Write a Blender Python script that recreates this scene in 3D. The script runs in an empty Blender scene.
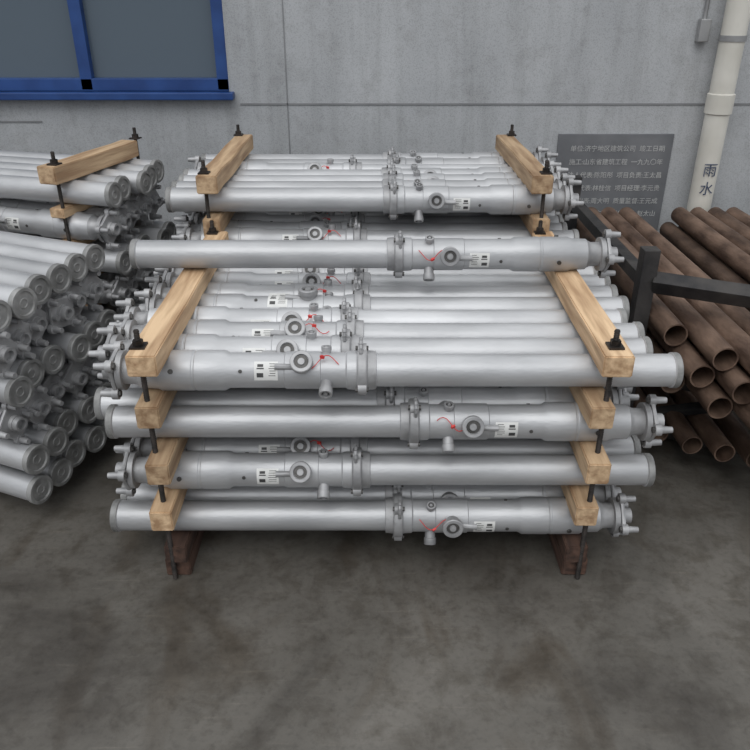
import bpy, bmesh, math, random
from mathutils import Vector, Matrix
random.seed(7)
sc = bpy.context.scene
sc.view_settings.view_transform = 'Standard'
R = math.radians

# ------------------------------------------------------------ materials
def newmat(name):
    m = bpy.data.materials.new(name); m.use_nodes = True
    nt = m.node_tree
    return m, nt, nt.nodes['Principled BSDF']

def noisy(name, c1, c2, scale=5, rough=(0.5, 0.7), metal=0.0, bump=0.1, stretch=(1, 1, 1),
          detail=6, bscale=None, rand=0.0, lo=0.35, hi=0.65, bdist=0.01):
    m, nt, b = newmat(name)
    N, L = nt.nodes, nt.links
    tc = N.new('ShaderNodeTexCoord'); mp = N.new('ShaderNodeMapping')
    mp.inputs['Scale'].default_value = stretch
    L.new(tc.outputs['Object'], mp.inputs['Vector'])
    vec = mp.outputs['Vector']
    oi = N.new('ShaderNodeObjectInfo')
    ad = N.new('ShaderNodeVectorMath'); ad.operation = 'ADD'
    mu = N.new('ShaderNodeMath'); mu.operation = 'MULTIPLY'; mu.inputs[1].default_value = 13.0
    L.new(oi.outputs['Random'], mu.inputs[0])
    L.new(vec, ad.inputs[0]); L.new(mu.outputs[0], ad.inputs[1])
    n = N.new('ShaderNodeTexNoise'); n.inputs['Scale'].default_value = scale
    n.inputs['Detail'].default_value = detail
    L.new(ad.outputs[0], n.inputs['Vector'])
    cr = N.new('ShaderNodeValToRGB')
    cr.color_ramp.elements[0].position = lo; cr.color_ramp.elements[1].position = hi
    cr.color_ramp.elements[0].color = (*c1, 1); cr.color_ramp.elements[1].color = (*c2, 1)
    L.new(n.outputs['Fac'], cr.inputs['Fac'])
    hs = N.new('ShaderNodeHueSaturation')
    L.new(cr.outputs['Color'], hs.inputs['Color'])
    mr = N.new('ShaderNodeMapRange')
    mr.inputs['To Min'].default_value = 1 - rand; mr.inputs['To Max'].default_value = 1 + rand * 0.5
    L.new(oi.outputs['Random'], mr.inputs['Value']); L.new(mr.outputs[0], hs.inputs['Value'])
    L.new(hs.outputs['Color'], b.inputs['Base Color'])
    mr2 = N.new('ShaderNodeMapRange')
    mr2.inputs['To Min'].default_value = rough[0]; mr2.inputs['To Max'].default_value = rough[1]
    L.new(n.outputs['Fac'], mr2.inputs['Value']); L.new(mr2.outputs[0], b.inputs['Roughness'])
    b.inputs['Metallic'].default_value = metal
    if bump:
        n2 = N.new('ShaderNodeTexNoise'); n2.inputs['Scale'].default_value = bscale or scale * 6
        n2.inputs['Detail'].default_value = 4
        L.new(ad.outputs[0], n2.inputs['Vector'])
        bp = N.new('ShaderNodeBump'); bp.inputs['Strength'].default_value = bump
        bp.inputs['Distance'].default_value = bdist
        L.new(n2.outputs['Fac'], bp.inputs['Height']); L.new(bp.outputs[0], b.inputs['Normal'])
    return m

M_SILVER = noisy('silver_paint', (0.44, 0.445, 0.455), (0.57, 0.575, 0.585), 5, (0.36, 0.50), 0.42, 0.25, (0.7, 2, 2), bscale=60, rand=0.16, bdist=0.003)
M_FIT = noisy('cast_fitting_paint', (0.30, 0.30, 0.305), (0.46, 0.46, 0.465), 14, (0.4, 0.6), 0.4, 0.3, bscale=90, rand=0.1, bdist=0.003)
M_DARK = noisy('dark_steel', (0.07, 0.068, 0.065), (0.14, 0.135, 0.13), 20, (0.4, 0.6), 0.6, 0.1)
M_CAPG = noisy('grey_cap', (0.20, 0.20, 0.195), (0.34, 0.34, 0.335), 20, (0.5, 0.65), 0.3, 0.1, rand=.15)
M_LABEL = noisy('label_paper', (0.66, 0.66, 0.64), (0.76, 0.76, 0.74), 20, (0.5, 0.6), 0, 0)
M_INK = noisy('label_ink', (0.04, 0.04, 0.04), (0.08, 0.08, 0.08), 20, (0.5, 0.6), 0, 0)
M_RED = noisy('red_cord', (0.55, 0.03, 0.03), (0.68, 0.07, 0.06), 20, (0.5, 0.6), 0, 0)
PM = [M_SILVER, M_DARK, M_LABEL, M_INK, M_RED, M_CAPG, M_FIT]
M_WOOD = noisy('pale_timber', (0.34, 0.21, 0.115), (0.64, 0.455, 0.28), 3.0, (0.65, 0.8), 0, 0.35, (11, 0.9, 11), rand=0.35, bscale=8, bdist=0.01)
M_WOODD = noisy('dark_timber', (0.04, 0.022, 0.016), (0.12, 0.065, 0.045), 3.5, (0.65, 0.8), 0, 0.3, (9, 0.8, 9), rand=0.3, bscale=8)
M_ROD = noisy('threaded_rod_steel', (0.02, 0.018, 0.016), (0.06, 0.05, 0.045), 30, (0.4, 0.6), 0.6, 0.1)
M_RUST = noisy('rusty_steel', (0.075, 0.045, 0.032), (0.22, 0.145, 0.105), 5, (0.5, 0.75), 0.3, 0.3, (3, 1, 3), rand=0.4)
M_RACK = noisy('rack_steel', (0.022, 0.022, 0.024), (0.065, 0.06, 0.057), 9, (0.5, 0.7), 0.3, 0.2)
M_BLUE = noisy('blue_frame_paint', (0.012, 0.045, 0.17), (0.02, 0.07, 0.24), 6, (0.35, 0.5), 0, 0.05)
M_PVC = noisy('pvc_white', (0.56, 0.54, 0.48), (0.72, 0.70, 0.64), 3, (0.4, 0.55), 0, 0.05)
M_PLAQ = noisy('stone_plaque', (0.13, 0.135, 0.145), (0.18, 0.185, 0.195), 5, (0.5, 0.65), 0, 0.05)
M_TXT = noisy('engraved_text', (0.42, 0.42, 0.42), (0.52, 0.52, 0.51), 9, (0.5, 0.6), 0, 0)
M_TXB = noisy('blue_text', (0.05, 0.07, 0.12), (0.08, 0.1, 0.16), 9, (0.5, 0.6), 0, 0)
M_STEELG = noisy('galvanised', (0.3, 0.3, 0.3), (0.42, 0.42, 0.42), 9, (0.4, 0.5), 0.6, 0)

def glassmat():
    m, nt, b = newmat('window_glass')
    b.inputs['Base Color'].default_value = (0.10, 0.13, 0.16, 1)
    b.inputs['Roughness'].default_value = 0.08
    return m
M_GLASS = glassmat()

def ramp(N, L, src, stops):
    cr = N.new('ShaderNodeValToRGB'); e = cr.color_ramp.elements
    e[0].position = stops[0][0]; e[0].color = (*stops[0][1], 1)
    e[1].position = stops[-1][0]; e[1].color = (*stops[-1][1], 1)
    for p, c in stops[1:-1]:
        x = e.new(p); x.color = (*c, 1)
    L.new(src, cr.inputs[0]); return cr.outputs[0]
def mult(N, L, a, b, f=1.0):
    mx = N.new('ShaderNodeMix'); mx.data_type = 'RGBA'; mx.blend_type = 'MULTIPLY'; mx.inputs[0].default_value = f
    L.new(a, mx.inputs[6]); L.new(b, mx.inputs[7]); return mx.outputs[2]
def noise(N, L, vec, scale, detail=6, rough=.5, dist=0, stretch=None):
    if stretch:
        mp = N.new('ShaderNodeMapping'); mp.inputs['Scale'].default_value = stretch; L.new(vec, mp.inputs[0]); vec = mp.outputs[0]
    n = N.new('ShaderNodeTexNoise'); n.inputs['Scale'].default_value = scale; n.inputs['Detail'].default_value = detail
    n.inputs['Roughness'].default_value = rough; n.inputs['Distortion'].default_value = dist
    L.new(vec, n.inputs['Vector']); return n.outputs['Fac']

def wallmat():
    m, nt, b = newmat('wall_render_grey')
    N, L = nt.nodes, nt.links
    tc = N.new('ShaderNodeTexCoord'); O = tc.outputs['Object']
    c = ramp(N, L, noise(N, L, O, 1.3, 9, .55, 0, (1.4, 1, .8)), [(.32, (0.37, 0.382, 0.395)), (.68, (0.48, 0.492, 0.505))])
    c = mult(N, L, c, ramp(N, L, noise(N, L, O, 2.2, 7, .6, .2, (5, 1, .45)), [(.34, (.78, .78, .77)), (.50, (1, 1, 1))]), .55)
    c = mult(N, L, c, ramp(N, L, noise(N, L, O, 7, 8, .7), [(.36, (.80, .79, .78)), (.47, (1, 1, 1))]), .5)
    n3 = noise(N, L, O, 170, 3)
    c = mult(N, L, c, ramp(N, L, n3, [(.36, (.72, .72, .72)), (.5, (1, 1, 1))]), .7)
    L.new(c, b.inputs['Base Color'])
    b.inputs['Roughness'].default_value = .8
    bp = N.new('ShaderNodeBump'); bp.inputs['Strength'].default_value = .25; bp.inputs['Distance'].default_value = .004
    L.new(n3, bp.inputs['Height']); L.new(bp.outputs[0], b.inputs['Normal'])
    return m
M_WALL = wallmat()

def floormat():
    m, nt, b = newmat('floor_worn_concrete')
    N, L = nt.nodes, nt.links
    tc = N.new('ShaderNodeTexCoord'); O = tc.outputs['Object']
    n = noise(N, L, O, 1.3, 10, .62, .6)
    c = ramp(N, L, n, [(.34, (0.050, 0.044, 0.037)), (.48, (0.100, 0.092, 0.080)), (.70, (0.158, 0.147, 0.130))])
    c = mult(N, L, c, ramp(N, L, noise(N, L, O, 9, 9, .7, .3), [(.38, (.62, .59, .55)), (.53, (1, 1, 1))]), .75)
    c = mult(N, L, c, ramp(N, L, noise(N, L, O, 2.3, 6, .5, 1.5, (1, .5, 1)), [(.36, (.60, .53, .45)), (.46, (1, 1, 1))]), .7)
    c = mult(N, L, c, ramp(N, L, noise(N, L, O, 45, 5, .6), [(.34, (.7, .7, .7)), (.5, (1, 1, 1))]), .6)
    c = mult(N, L, c, ramp(N, L, noise(N, L, O, 6, 6, .6, 0, (.6, 9, 1)), [(.60, (1, 1, 1)), (.72, (1.35, 1.33, 1.30))]), .8)
    L.new(c, b.inputs['Base Color'])
    mr = N.new('ShaderNodeMapRange'); mr.inputs['To Min'].default_value = .60; mr.inputs['To Max'].default_value = .32
    L.new(n, mr.inputs[0]); L.new(mr.outputs[0], b.inputs['Roughness'])
    bp = N.new('ShaderNodeBump'); bp.inputs['Strength'].default_value = .12; bp.inputs['Distance'].default_value = .01
    L.new(noise(N, L, O, 30, 3), bp.inputs['Height']); L.new(bp.outputs[0], b.inputs['Normal'])
    return m
M_FLOOR = floormat()

# ------------------------------------------------------------ geometry helpers
def lathe(bm, prof, mat=0, segs=32, mats=None):
    rings = []
    for (x, r) in prof:
        if r < 1e-6:
            rings.append([bm.verts.new((x, 0, 0))])
        else:
            rings.append([bm.verts.new((x, r * math.cos(2 * math.pi * i / segs), r * math.sin(2 * math.pi * i / segs))) for i in range(segs)])
    for k in range(len(rings) - 1):
        a, b = rings[k], rings[k + 1]
        for i in range(segs):
            j = (i + 1) % segs
            if len(a) == 1 and len(b) == 1: continue
            if len(a) == 1: f = bm.faces.new((a[0], b[i], b[j]))
            elif len(b) == 1: f = bm.faces.new((a[i], b[0], a[j]))
            else: f = bm.faces.new((a[i], b[i], b[j], a[j]))
            f.material_index = mats[k] if mats else mat
            f.smooth = True

def orient(p0, p1):
    d = (Vector(p1) - Vector(p0)); L = d.length
    q = Vector((1, 0, 0)).rotation_difference(d.normalized())
    return Matrix.Translation(p0) @ q.to_matrix().to_4x4(), L

def lathe_at(bm, p0, p1, prof_fn, mat=0, segs=20):
    M, L = orient(p0, p1)
    t = bmesh.new(); lathe(t, prof_fn(L), mat, segs)
    t.transform(M); merge(bm, t)

def merge(bm, t):
    me = bpy.data.meshes.new('tmp'); t.to_mesh(me); t.free()
    bm.from_mesh(me); bpy.data.meshes.remove(me)

def cyl(bm, p0, p1, r0, r1=None, mat=0, segs=16):
    r1 = r0 if r1 is None else r1
    lathe_at(bm, p0, p1, lambda L: [(0, 0), (0, r0), (L, r1), (L, 0)], mat, segs)

def box(bm, c, s, mat=0, rot=None, bevel=0.0):
    t = bmesh.new()
    bmesh.ops.create_cube(t, size=1)
    t.transform(Matrix.Diagonal((s[0], s[1], s[2], 1)))
    if bevel:
        bmesh.ops.bevel(t, geom=t.edges[:], offset=bevel, segments=2, affect='EDGES', profile=.6)
    M = Matrix.Translation(c)
    if rot is not None: M = M @ rot.to_4x4()
    t.transform(M)
    for f in t.faces: f.material_index = mat
    merge(bm, t)

def tube(bm, pts, r, mat=0, segs=6):
    for a, b in zip(pts[:-1], pts[1:]): cyl(bm, a, b, r, r, mat, segs)

def finish(bm, name, mats, mirror=False):
    if mirror:
        bm.transform(Matrix.Diagonal((-1, 1, 1, 1)))
    bmesh.ops.recalc_face_normals(bm, faces=bm.faces[:])
    for e in bm.edges:
        if len(e.link_faces) == 2 and e.calc_face_angle(0) > R(32): e.smooth = False
    me = bpy.data.meshes.new(name); bm.to_mesh(me); bm.free()
    for m in mats: me.materials.append(m)
    return me

def addobj(name, me, parent=None, loc=(0, 0, 0), rot=(0, 0, 0)):
    o = bpy.data.objects.new(name, me); sc.collection.objects.link(o)
    o.location = loc; o.rotation_euler = rot
    if parent: o.parent = parent
    return o

def empty(name, loc=(0, 0, 0), rz=0):
    o = bpy.data.objects.new(name, None); sc.collection.objects.link(o)
    o.location = loc; o.rotation_euler = (0, 0, rz); o.empty_display_size = .2
    return o

# ------------------------------------------------------------ hydraulic prop
def prop_mesh(name, mirror, seed, cord=True):
    rd = random.Random(seed)
    bm = bmesh.new()
    prof = [(-.894, 0), (-.894, .040), (-.900, .043), (-.900, .054), (-.897, .056), (-.880, .056), (-.877, .0515),
            (.035, .0515), (.037, .060), (.062, .062), (.064, .072), (.068, .075), (.090, .075), (.094, .072),
            (.096, .062), (.125, .060), (.130, .0555), (.205, .0555), (.207, .059), (.315, .059), (.318, .0555),
            (.490, .0555), (.505, .0635), (.590, .0640), (.593, .0620), (.598, .0620), (.601, .0640), (.700, .0635),
            (.712, .058), (.765, .056), (.772, .050), (.785, .044), (.815, .044), (.815, .062), (.832, .062), (.832, .034), (.862, .030), (.862, 0)]
    mats = [5, 5, 5, 5, 5] + [0] * (len(prof) - 6)
    for k in range(8, 14): mats[k] = 6
    for k in range(29, len(mats)): mats[k] = 6
    lathe(bm, prof, 0, 36, mats)
    lathe(bm, [(-.8945, .012), (-.8965, .014), (-.8965, .018), (-.8945, .020)], 5, 24)
    for a in (90, 210, 330):
        d = Vector((0, math.cos(R(a)), math.sin(R(a))))
        cyl(bm, Vector((.066, 0, 0)) + d * .068, Vector((.092, 0, 0)) + d * .068, .021, .021, 6, 14)
        cyl(bm, Vector((.060, 0, 0)) + d * .074, Vector((.100, 0, 0)) + d * .074, .008, .008, 1, 8)
    pts = []
    for i in range(9):
        t = math.pi * i / 8
        pts.append(Vector((.079 + .004, .030 * math.cos(t), .070 + .034 * math.sin(t))))
    tube(bm, pts, .006, 6, 8)
    def stub(x, ang, r, L):
        d = Vector((0, -math.cos(R(ang)), math.sin(R(ang))))
        p0 = Vector((x, 0, 0)) + d * .045; p1 = Vector((x, 0, 0)) + d * (.059 + L)
        lathe_at(bm, p0, p1, lambda l: [(0, r * .85), (l * .55, r * .85), (l * .58, r), (l * .95, r), (l, r * .93), (l, r * .66),
                                       (l * .84, r * .62), (l * .84, r * .34), (l * .97, r * .30), (l * .97, 0)], 6, 24)
        cyl(bm, p0.lerp(p1, .835), p0.lerp(p1, .846), r * .61, r * .61, 1, 18)
        return p1
    stub(.262, 42, .035, .030)
    stub(.190, -25, .021, .040)
    stub(.190, 100, .016, .018)
    cyl(bm, (.29, -.045, .03), (.345, -.050, .034), .010, .010, 6, 10)
    for a in (20, 140, 260):
        d = Vector((0, -math.cos(R(a)), math.sin(R(a))))
        cyl(bm, Vector((.66, 0, 0)) + d * .055, Vector((.66, 0, 0)) + d * .069, .008, .008, 1, 8)
        cyl(bm, Vector((.45, 0, 0)) + d * .05, Vector((.45, 0, 0)) + d * .0585, .006, .006, 1, 8)
    box(bm, (.842, 0, 0), (.014, .118, .118), 6, Matrix.Rotation(R(12), 3, 'X'), .006)
    for k in range(4):
        a = R(45 + 90 * k + 12)
        d = Vector((0, math.cos(a), math.sin(a)))
        c = Vector((.842, 0, 0)) + d * .073
        cyl(bm, c + Vector((-.010, 0, 0)), c + Vector((.010, 0, 0)), .019, .019, 6, 16)
        cyl(bm, c + Vector((.008, 0, 0)), c + Vector((.046, 0, 0)), .0125, .010, 6, 12)
        cyl(bm, c + Vector((-.016, 0, 0)), c + Vector((-.008, 0, 0)), .011, .011, 1, 6)
    lathe_at(bm, Vector((.845, 0, 0)), Vector((.882, 0, 0)), lambda l: [(0, .028), (l, .026), (l, .018), (l * .4, .016), (l * .4, 0)], 6, 18)
    def patch(x0, x1, a0, a1, rr, mat):
        n = max(2, int((a1 - a0) / 6)); prev = None
        for i in range(n + 1):
            a = R(a0 + (a1 - a0) * i / n)
            p = [bm.verts.new((x, -rr * math.cos(a), rr * math.sin(a))) for x in (x0, x1)]
            if prev:
                f = bm.faces.new((prev[0], prev[1], p[1], p[0])); f.material_index = mat; f.smooth = True
            prev = p
    patch(.336, .408, -10, 52, .0562, 2)
    r = .0566
    patch(.380, .398, 34, 43, r, 3)
    patch(.378, .400, 27, 31, r, 3)
    for i in range(6):
        a = 43 - i * 7.5
        patch(.343, .343 + rd.uniform(.016, .028), a, a + 2, r, 3)
    patch(.380, .400, 1, 15, r, 3)
    if cord:
        q = []
        a = Vector((.250, -.062, .058)); b = Vector((.150, -.050, .058))
        for i in range(11):
            t = i / 10
            p = a.lerp(b, t)
            ang = math.atan2(p.z, -p.y) + .30 * math.sin(t * 6 + seed)
            rr = .064 + .007 * math.sin(t * math.pi)
            q.append(Vector((p.x, -rr * math.cos(ang), rr * math.sin(ang))))
        tube(bm, q, .0014, 4, 6)
        box(bm, q[5] + Vector((0, -.002, .002)), (.013, .007, .009), 4, Matrix.Rotation(.5, 3, 'Z'))
    return finish(bm, name, PM, mirror)

NORM = [prop_mesh('hydraulic_prop_a', False, 1), prop_mesh('hydraulic_prop_b', False, 2, False), prop_mesh('hydraulic_prop_c', False, 3)]
FLIP = [prop_mesh('hydraulic_prop_d', True, 4), prop_mesh('hydraulic_prop_e', True, 5, False), prop_mesh('hydraulic_prop_f', True, 6)]

def timber_mesh(L, w, h, mat, seed):
    rd = random.Random(seed)
    bm = bmesh.new(); n = 6
    rings = []
    for i in range(n + 1):
        y = L * i / n
        jx = rd.uniform(-.003, .003); jz = rd.uniform(-.0015, .0015)
        rings.append([bm.verts.new((sx * w / 2 + jx, y, sz * h / 2 + jz)) for sx, sz in ((-1, -1), (1, -1), (1, 1), (-1, 1))])
    for a, b in zip(rings[:-1], rings[1:]):
        for k in range(4):
            bm.faces.new((a[k], a[(k + 1) % 4], b[(k + 1) % 4], b[k]))
    bm.faces.new(rings[0]); bm.faces.new(rings[-1][::-1])
    bmesh.ops.recalc_face_normals(bm, faces=bm.faces[:])
    eds = [e for e in bm.edges if len(e.link_faces) == 2 and e.calc_face_angle(0) > R(50)]
    bmesh.ops.bevel(bm, geom=eds, offset=.004, segments=2, affect='EDGES')
    return finish(bm, 'timber', [mat])

def rod_mesh(H):
    bm = bmesh.new()
    prof = [(0, 0), (0, .007)]
    n = int(H / .006)
    for i in range(n):
        x = .001 + (H - .004) * i / n
        prof += [(x, .0075), (x + .003, .0092)]
    prof += [(H, .007), (H, 0)]
    t = bmesh.new(); lathe(t, prof, 0, 10); t.transform(Matrix.Rotation(R(-90), 4, 'Y')); merge(bm, t)
    return bm

def bundle(name, loc, rz, layers, rows, spacing, flips, x_off=None, beam_x=(-.68, .69), front=-.15, back=.12, seed=0, top_h=.075, mixed=.12, jit=.03, slope=0.0):
    rd = random.Random(seed)
    par = empty(name, loc, rz)
    depth = spacing * (rows - 1)
    for li, z in enumerate(layers):
        for r_ in range(rows):
            fl = flips[li]
            if r_ > 2 and rd.random() < mixed: fl = not fl
            me = (FLIP if fl else NORM)[(li + r_) % 3]
            dx = rd.uniform(-jit, jit)
            if x_off and r_ == 0: dx = x_off[li]
            roll = (R(4) if fl else R(28)) + rd.uniform(-.18, .18)
            if rd.random() < .15 and r_ > 0: roll += rd.uniform(-1, 1)
            addobj('hydraulic_prop_%d_%d' % (li + 1, r_ + 1), me, par, (dx - slope * r_, r_ * spacing + rd.uniform(-.002, .002), z), (roll, 0, 0))
    k = 0
    for bx in beam_x:
        lo = layers[0] - .056
        hb = lo / 2
        for j in range(2):
            w = .085 if j == 0 else .075
            fr = front + (.07 if j == 0 else .05)
            me = timber_mesh(depth + back - fr, w, hb - .001, M_WOODD, seed * 50 + k)
            addobj('dunnage_%d' % (k + 1), me, par, (bx + rd.uniform(-.008, .008), fr, hb * (j + .5)), (0, 0, rd.uniform(-.008, .008))); k += 1
        for li in range(len(layers)):
            if li < len(layers) - 1:
                h = layers[li + 1] - layers[li] - .112; zc = (layers[li + 1] + layers[li]) / 2; w = .072
                fr = front + rd.uniform(-.02, .04)
            else:
                h = top_h; zc = layers[li] + .056 + h / 2; w = .088; fr = front - .01
            me = timber_mesh(depth + back - fr, w, h, M_WOOD, seed * 50 + k)
            addobj('timber_%d' % (k + 1), me, par, (bx + rd.uniform(-.012, .012), fr, zc), (0, 0, rd.uniform(-.015, .015))); k += 1
        H = layers[-1] + .056 + top_h + .055
        for q, yy in enumerate((max(-.095, front + .04), depth + .085)):
            bm = rod_mesh(H)
            zt = layers[-1] + .056 + top_h
            box(bm, (0, 0, zt + .004), (.045, .045, .006), 0)
            t = bmesh.new(); lathe(t, [(0, 0), (0, .016), (.016, .016), (.016, 0)], 0, 6)
            t.transform(Matrix.Translation((0, 0, zt + .007)) @ Matrix.Rotation(R(-90), 4, 'Y')); merge(bm, t)
            addobj('clamp_rod_%d' % (k + q), finish(bm, 'clamp_rod', [M_ROD]), par, (bx - .012 * (1 if bx < 0 else -1), yy, 0.0))
    return par

SP = .119
pA = bundle('hydraulic_prop_bundle', (0, 0, 0), 0, [.200, .389, .577, .765], 9, SP,
       [False, True, False, True], x_off=[0.0, .02, .045, .04], seed=1, top_h=.068)
bundle('hydraulic_prop_bundle', (0, 1.17, 0), 0, [.246, .434, .622, .810, 1.000], 7, SP,
       [True, False, True, True, False], x_off=[0, 0, 0, 0, .0], seed=2, front=-.13, beam_x=(-.70, .70))
addobj('loose_prop_on_top', NORM[0], pA, (.008, .585, .765 + .056 + .068 + .0575), (R(30), 0, 0))
def endloc(ex, ey, yaw):
    return (ex - .9 * math.cos(yaw), ey + .9 * math.sin(yaw), 0)
y1 = R(23)
bundle('hydraulic_prop_bundle', endloc(-1.24, .20, y1), -y1, [.160, .300, .440, .580, .720, .860], 6, SP,
       [True, True, False, True, False, True], x_off=[0, .02, .0, .02, .03, 0], seed=3, beam_x=(-.6, .05), mixed=0, jit=.03, top_h=.05, slope=.02)
y2 = R(16)
bundle('hydraulic_prop_bundle', endloc(-1.13, 1.18, y2), -y2, [.246, .400, .554, .708, .862, 1.016], 5, SP,
       [True, True, False, True, False, True], x_off=[0, 0, 0, 0, 0, 0], seed=4, beam_x=(-.6, .66), mixed=0, front=-.11, back=.05, slope=.01)

# ------------------------------------------------------------ rack with rusty pipes
rk = empty('steel_pipe_rack')
def sq(bm, a, b, s=.05):
    a = Vector(a); b = Vector(b); d = b - a
    q = Vector((0, 0, 1)).rotation_difference(d.normalized()).to_matrix()
    box(bm, (a + b) / 2, (s, s, d.length), 0, q, .004)
bm = bmesh.new()
P = [(1.12, .86), (2.30, .28), (1.12, 2.15), (2.30, 2.15)]
for (x, y) in P:
    sq(bm, (x, y, 0), (x, y, .88), .066); box(bm, (x, y, .005), (.11, .11, .01), 0)
def fy(x): return .86 - (x - 1.12) * .58 / 1.18
for z, s in ((.325, .06), (.07, .055), (.74, .066)):
    sq(bm, (1.15, fy(1.15), z), (2.27, fy(2.27), z), s)
    if z < .5: sq(bm, (1.15, 2.15, z), (2.27, 2.15, z), s)
for i in (0, 1):
    a, b = P[i], P[i + 2]
    for z in (.10, .74):
        sq(bm, (a[0], a[1] + .03, z), (b[0], b[1] - .03, z), .055)
sq(bm, (1.15, fy(1.15), .10), (1.60, fy(1.60), .30), .04)
sq(bm, (1.70, fy(1.70), .0), (1.70, fy(1.70), .74), .05)
addobj('rack_frame', finish(bm, 'rack_frame', [M_RACK]), rk)
rd = random.Random(11)
def pipe(r, L):
    bm = bmesh.new()
    t = bmesh.new(); lathe(t, [(0, r * .88), (0, r), (L, r), (L, r * .88), (0, r * .88)], 0, 28)
    t.transform(Matrix.Rotation(R(90), 4, 'Z')); merge(bm, t)
    return finish(bm, 'rusty_pipe', [M_RUST])
c = 0
r = .048
for li in range(3):
    for i in range(10):
        x = 1.202 + .108 * i + (.054 if li % 2 else 0)
        if x > 2.26: continue
        if abs(x - 1.70) < .078: continue
        z = .357 + r + li * .091
        y0 = .60 - 2.0 * (x - 1.2) + li * .03 + rd.uniform(-.06, .06)
        if x > 1.55: y0 = -.15 + rd.uniform(-.1, .1)
        c += 1
        addobj('rusty_pipe_%d' % c, pipe(r, 2.42 - y0), rk, (x, y0, z), (0, 0, 0))
for i in range(8):
    x = 1.20 + .11 * i
    if abs(x - 1.70) < .072: continue
    c += 1
    addobj('rusty_pipe_%d' % c, pipe(.042, 1.6), rk, (x, .60 - .45 * (x - 1.2) + rd.uniform(-.05, .05), .100 + .042), (0, 0, 0))

# ------------------------------------------------------------ room
def simple(name, parts, mats, loc=(0, 0, 0)):
    bm = bmesh.new()
    for p in parts: box(bm, *p)
    return addobj(name, finish(bm, name, mats), None, loc)
simple('floor', [((0, 0, -.05), (16, 14, .1), 0)], [M_FLOOR])
WY = 2.62
wx0, wx1, wz0, wz1 = -3.4, -.86, 1.27, 2.7
simple('wall_back', [
    (((-8 + wx0) / 2, WY + .12, 1.9), (8 + wx0, .24, 3.8), 0),
    (((wx1 + 8) / 2, WY + .12, 1.9), (8 - wx1, .24, 3.8), 0),
    (((wx0 + wx1) / 2, WY + .12, wz0 / 2), (wx1 - wx0, .24, wz0), 0),
    (((wx0 + wx1) / 2, WY + .12, (wz1 + 3.8) / 2), (wx1 - wx0, .24, 3.8 - wz1), 0)], [M_WALL])
M_JOINT = noisy('joint', (0.20, .205, .21), (0.26, .265, .27), 5, (.8, .9), 0, 0)
simple('trim_1', [((3.0, WY - .002, 1.20), (7.6, .006, .010), 0), ((-5.0, WY - .002, 1.10), (6, .006, .01), 0)], [M_JOINT])
simple('trim_2', [((-.52, WY - .002, 1.9), (.006, .006, 3.6), 0)], [M_JOINT])
win = empty('window_1', (0, 0, 0))
bm = bmesh.new()
fw = .07
for z in (wz0 + fw / 2, wz1 - fw / 2, 1.95):
    box(bm, ((wx0 + wx1) / 2, WY + .05, z), (wx1 - wx0 - .002, .07, fw), 0, None, .004)
for x in (wx0 + fw / 2, wx1 - fw / 2, -2.55, -1.7):
    box(bm, (x, WY + .048, (wz0 + wz1) / 2), (fw, .066, wz1 - wz0 - .01), 0, None, .004)
addobj('frame', finish(bm, 'frame', [M_BLUE]), win)
bm = bmesh.new()
box(bm, ((wx0 + wx1) / 2, WY - .02, wz0 - .02), (wx1 - wx0 + .06, .10, .04), 0, None, .005)
addobj('sill', finish(bm, 'sill', [M_BLUE]), win)
bm = bmesh.new()
box(bm, ((wx0 + wx1) / 2, WY + .07, (wz0 + wz1) / 2), (wx1 - wx0 - .02, .008, wz1 - wz0 - .02), 0)
addobj('glass', finish(bm, 'glass', [M_GLASS]), win)

pl = empty('memorial_plaque')
bm = bmesh.new(); box(bm, (1.46, WY - .006, .66), (.70, .012, .74), 0, None, .003)
addobj('slab', finish(bm, 'slab', [M_PLAQ]), pl)
lines = ["单位:济宁地区建筑公司  竣工日期", "施工:山东省建筑工程  一九九〇年", "法人代表:陈阳彤  项目负责:王太昌", "法人代表:林桂信  项目经理:李元贵",
         "施工代表:周大明  质量监督:王元成", "设计代表:陈志强  项目设计:赵太山"]
def text(name, s, size, loc, mat, parent, rot=(R(90), 0, 0)):
    cu = bpy.data.curves.new(name, 'FONT'); cu.body = s; cu.size = size; cu.extrude = .0008
    cu.materials.append(mat)
    return addobj(name, cu, parent, loc, rot)
for i, s in enumerate(lines):
    text('inscription_%d' % (i + 1), s, .039, (1.19, WY - .0135, .93 - i * .08), M_TXT, pl)

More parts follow.
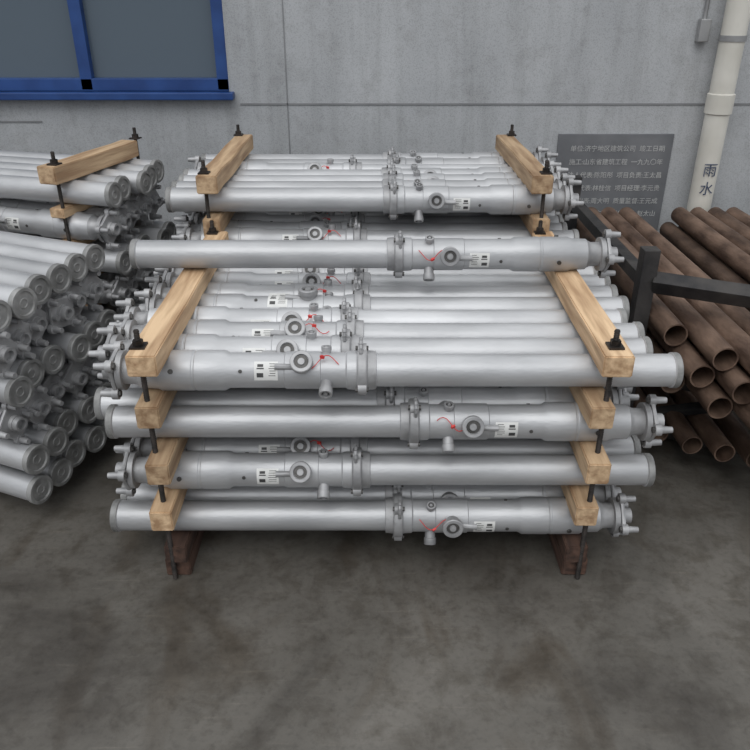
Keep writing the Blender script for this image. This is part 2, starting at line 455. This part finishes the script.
dp = empty('rainwater_downpipe', (2.0, WY - .11, 0), 0)
bm = bmesh.new()
t = bmesh.new()
r = .068
lathe(t, [(0, 0), (0, r), (1.16, r), (1.165, r * 1.13), (1.27, r * 1.13), (1.275, r), (3.0, r), (3.005, r * 1.13), (3.13, r * 1.13), (3.135, r), (3.7, r), (3.7, 0)], 0, 32)
t.transform(Matrix.Rotation(R(-90), 4, 'Y')); merge(bm, t)
addobj('pipe', finish(bm, 'pipe', [M_PVC]), dp)
bm = bmesh.new()
for z in (.35, 1.55, 2.6):
    t = bmesh.new(); lathe(t, [(0, r), (0, r + .006), (.03, r + .006), (.03, r)], 0, 24)
    t.transform(Matrix.Translation((0, 0, z)) @ Matrix.Rotation(R(-90), 4, 'Y')); merge(bm, t)
    box(bm, (0, r + .02, z + .015), (.03, .05, .03), 0)
addobj('bracket', finish(bm, 'bracket', [M_STEELG]), dp)
for i, ch in enumerate("雨水"):
    text('lettering_%d' % (i + 1), ch, .085, (-.05, -r - .004, .82 - i * .11), M_TXB, dp)

cb = empty('wall_junction_box')
bm = bmesh.new(); box(bm, (1.86, WY - .03, 1.60), (.06, .05, .12), 0, None, .006); cyl(bm, (1.86, WY - .02, 1.66), (1.86, WY - .02, 2.4), .011, .011, 0, 12)
addobj('box', finish(bm, 'box', [M_STEELG]), cb)

# ------------------------------------------------------------ light
w = bpy.data.worlds.new('world'); sc.world = w; w.use_nodes = True
nt = w.node_tree; N, L = nt.nodes, nt.links
bg = N['Background']
tc = N.new('ShaderNodeTexCoord'); sx = N.new('ShaderNodeSeparateXYZ'); cr = N.new('ShaderNodeValToRGB')
L.new(tc.outputs['Generated'], sx.inputs[0]); L.new(sx.outputs['Z'], cr.inputs[0])
e = cr.color_ramp.elements
e[0].position = 0; e[0].color = (.30, .31, .33, 1)
e[1].position = 1; e[1].color = (.97, .985, 1, 1)
x = e.new(.25); x.color = (.55, .57, .60, 1)
x = e.new(.55); x.color = (.94, .965, 1, 1)
L.new(cr.outputs[0], bg.inputs[0]); bg.inputs[1].default_value = 1.15
s = bpy.data.lights.new('sun', 'SUN'); s.energy = .85; s.angle = R(40); s.color = (1, 1, .99)
so = bpy.data.objects.new('sun', s); sc.collection.objects.link(so)
so.rotation_euler = (R(36), R(-12), 0)

cam = bpy.data.cameras.new('camera'); co = bpy.data.objects.new('camera', cam); sc.collection.objects.link(co)
cam.sensor_width = 36; cam.lens = 36; cam.clip_start = .05
co.location = (0, -2.08, 1.83); co.rotation_euler = (R(62.5), 0, 0)
sc.camera = co
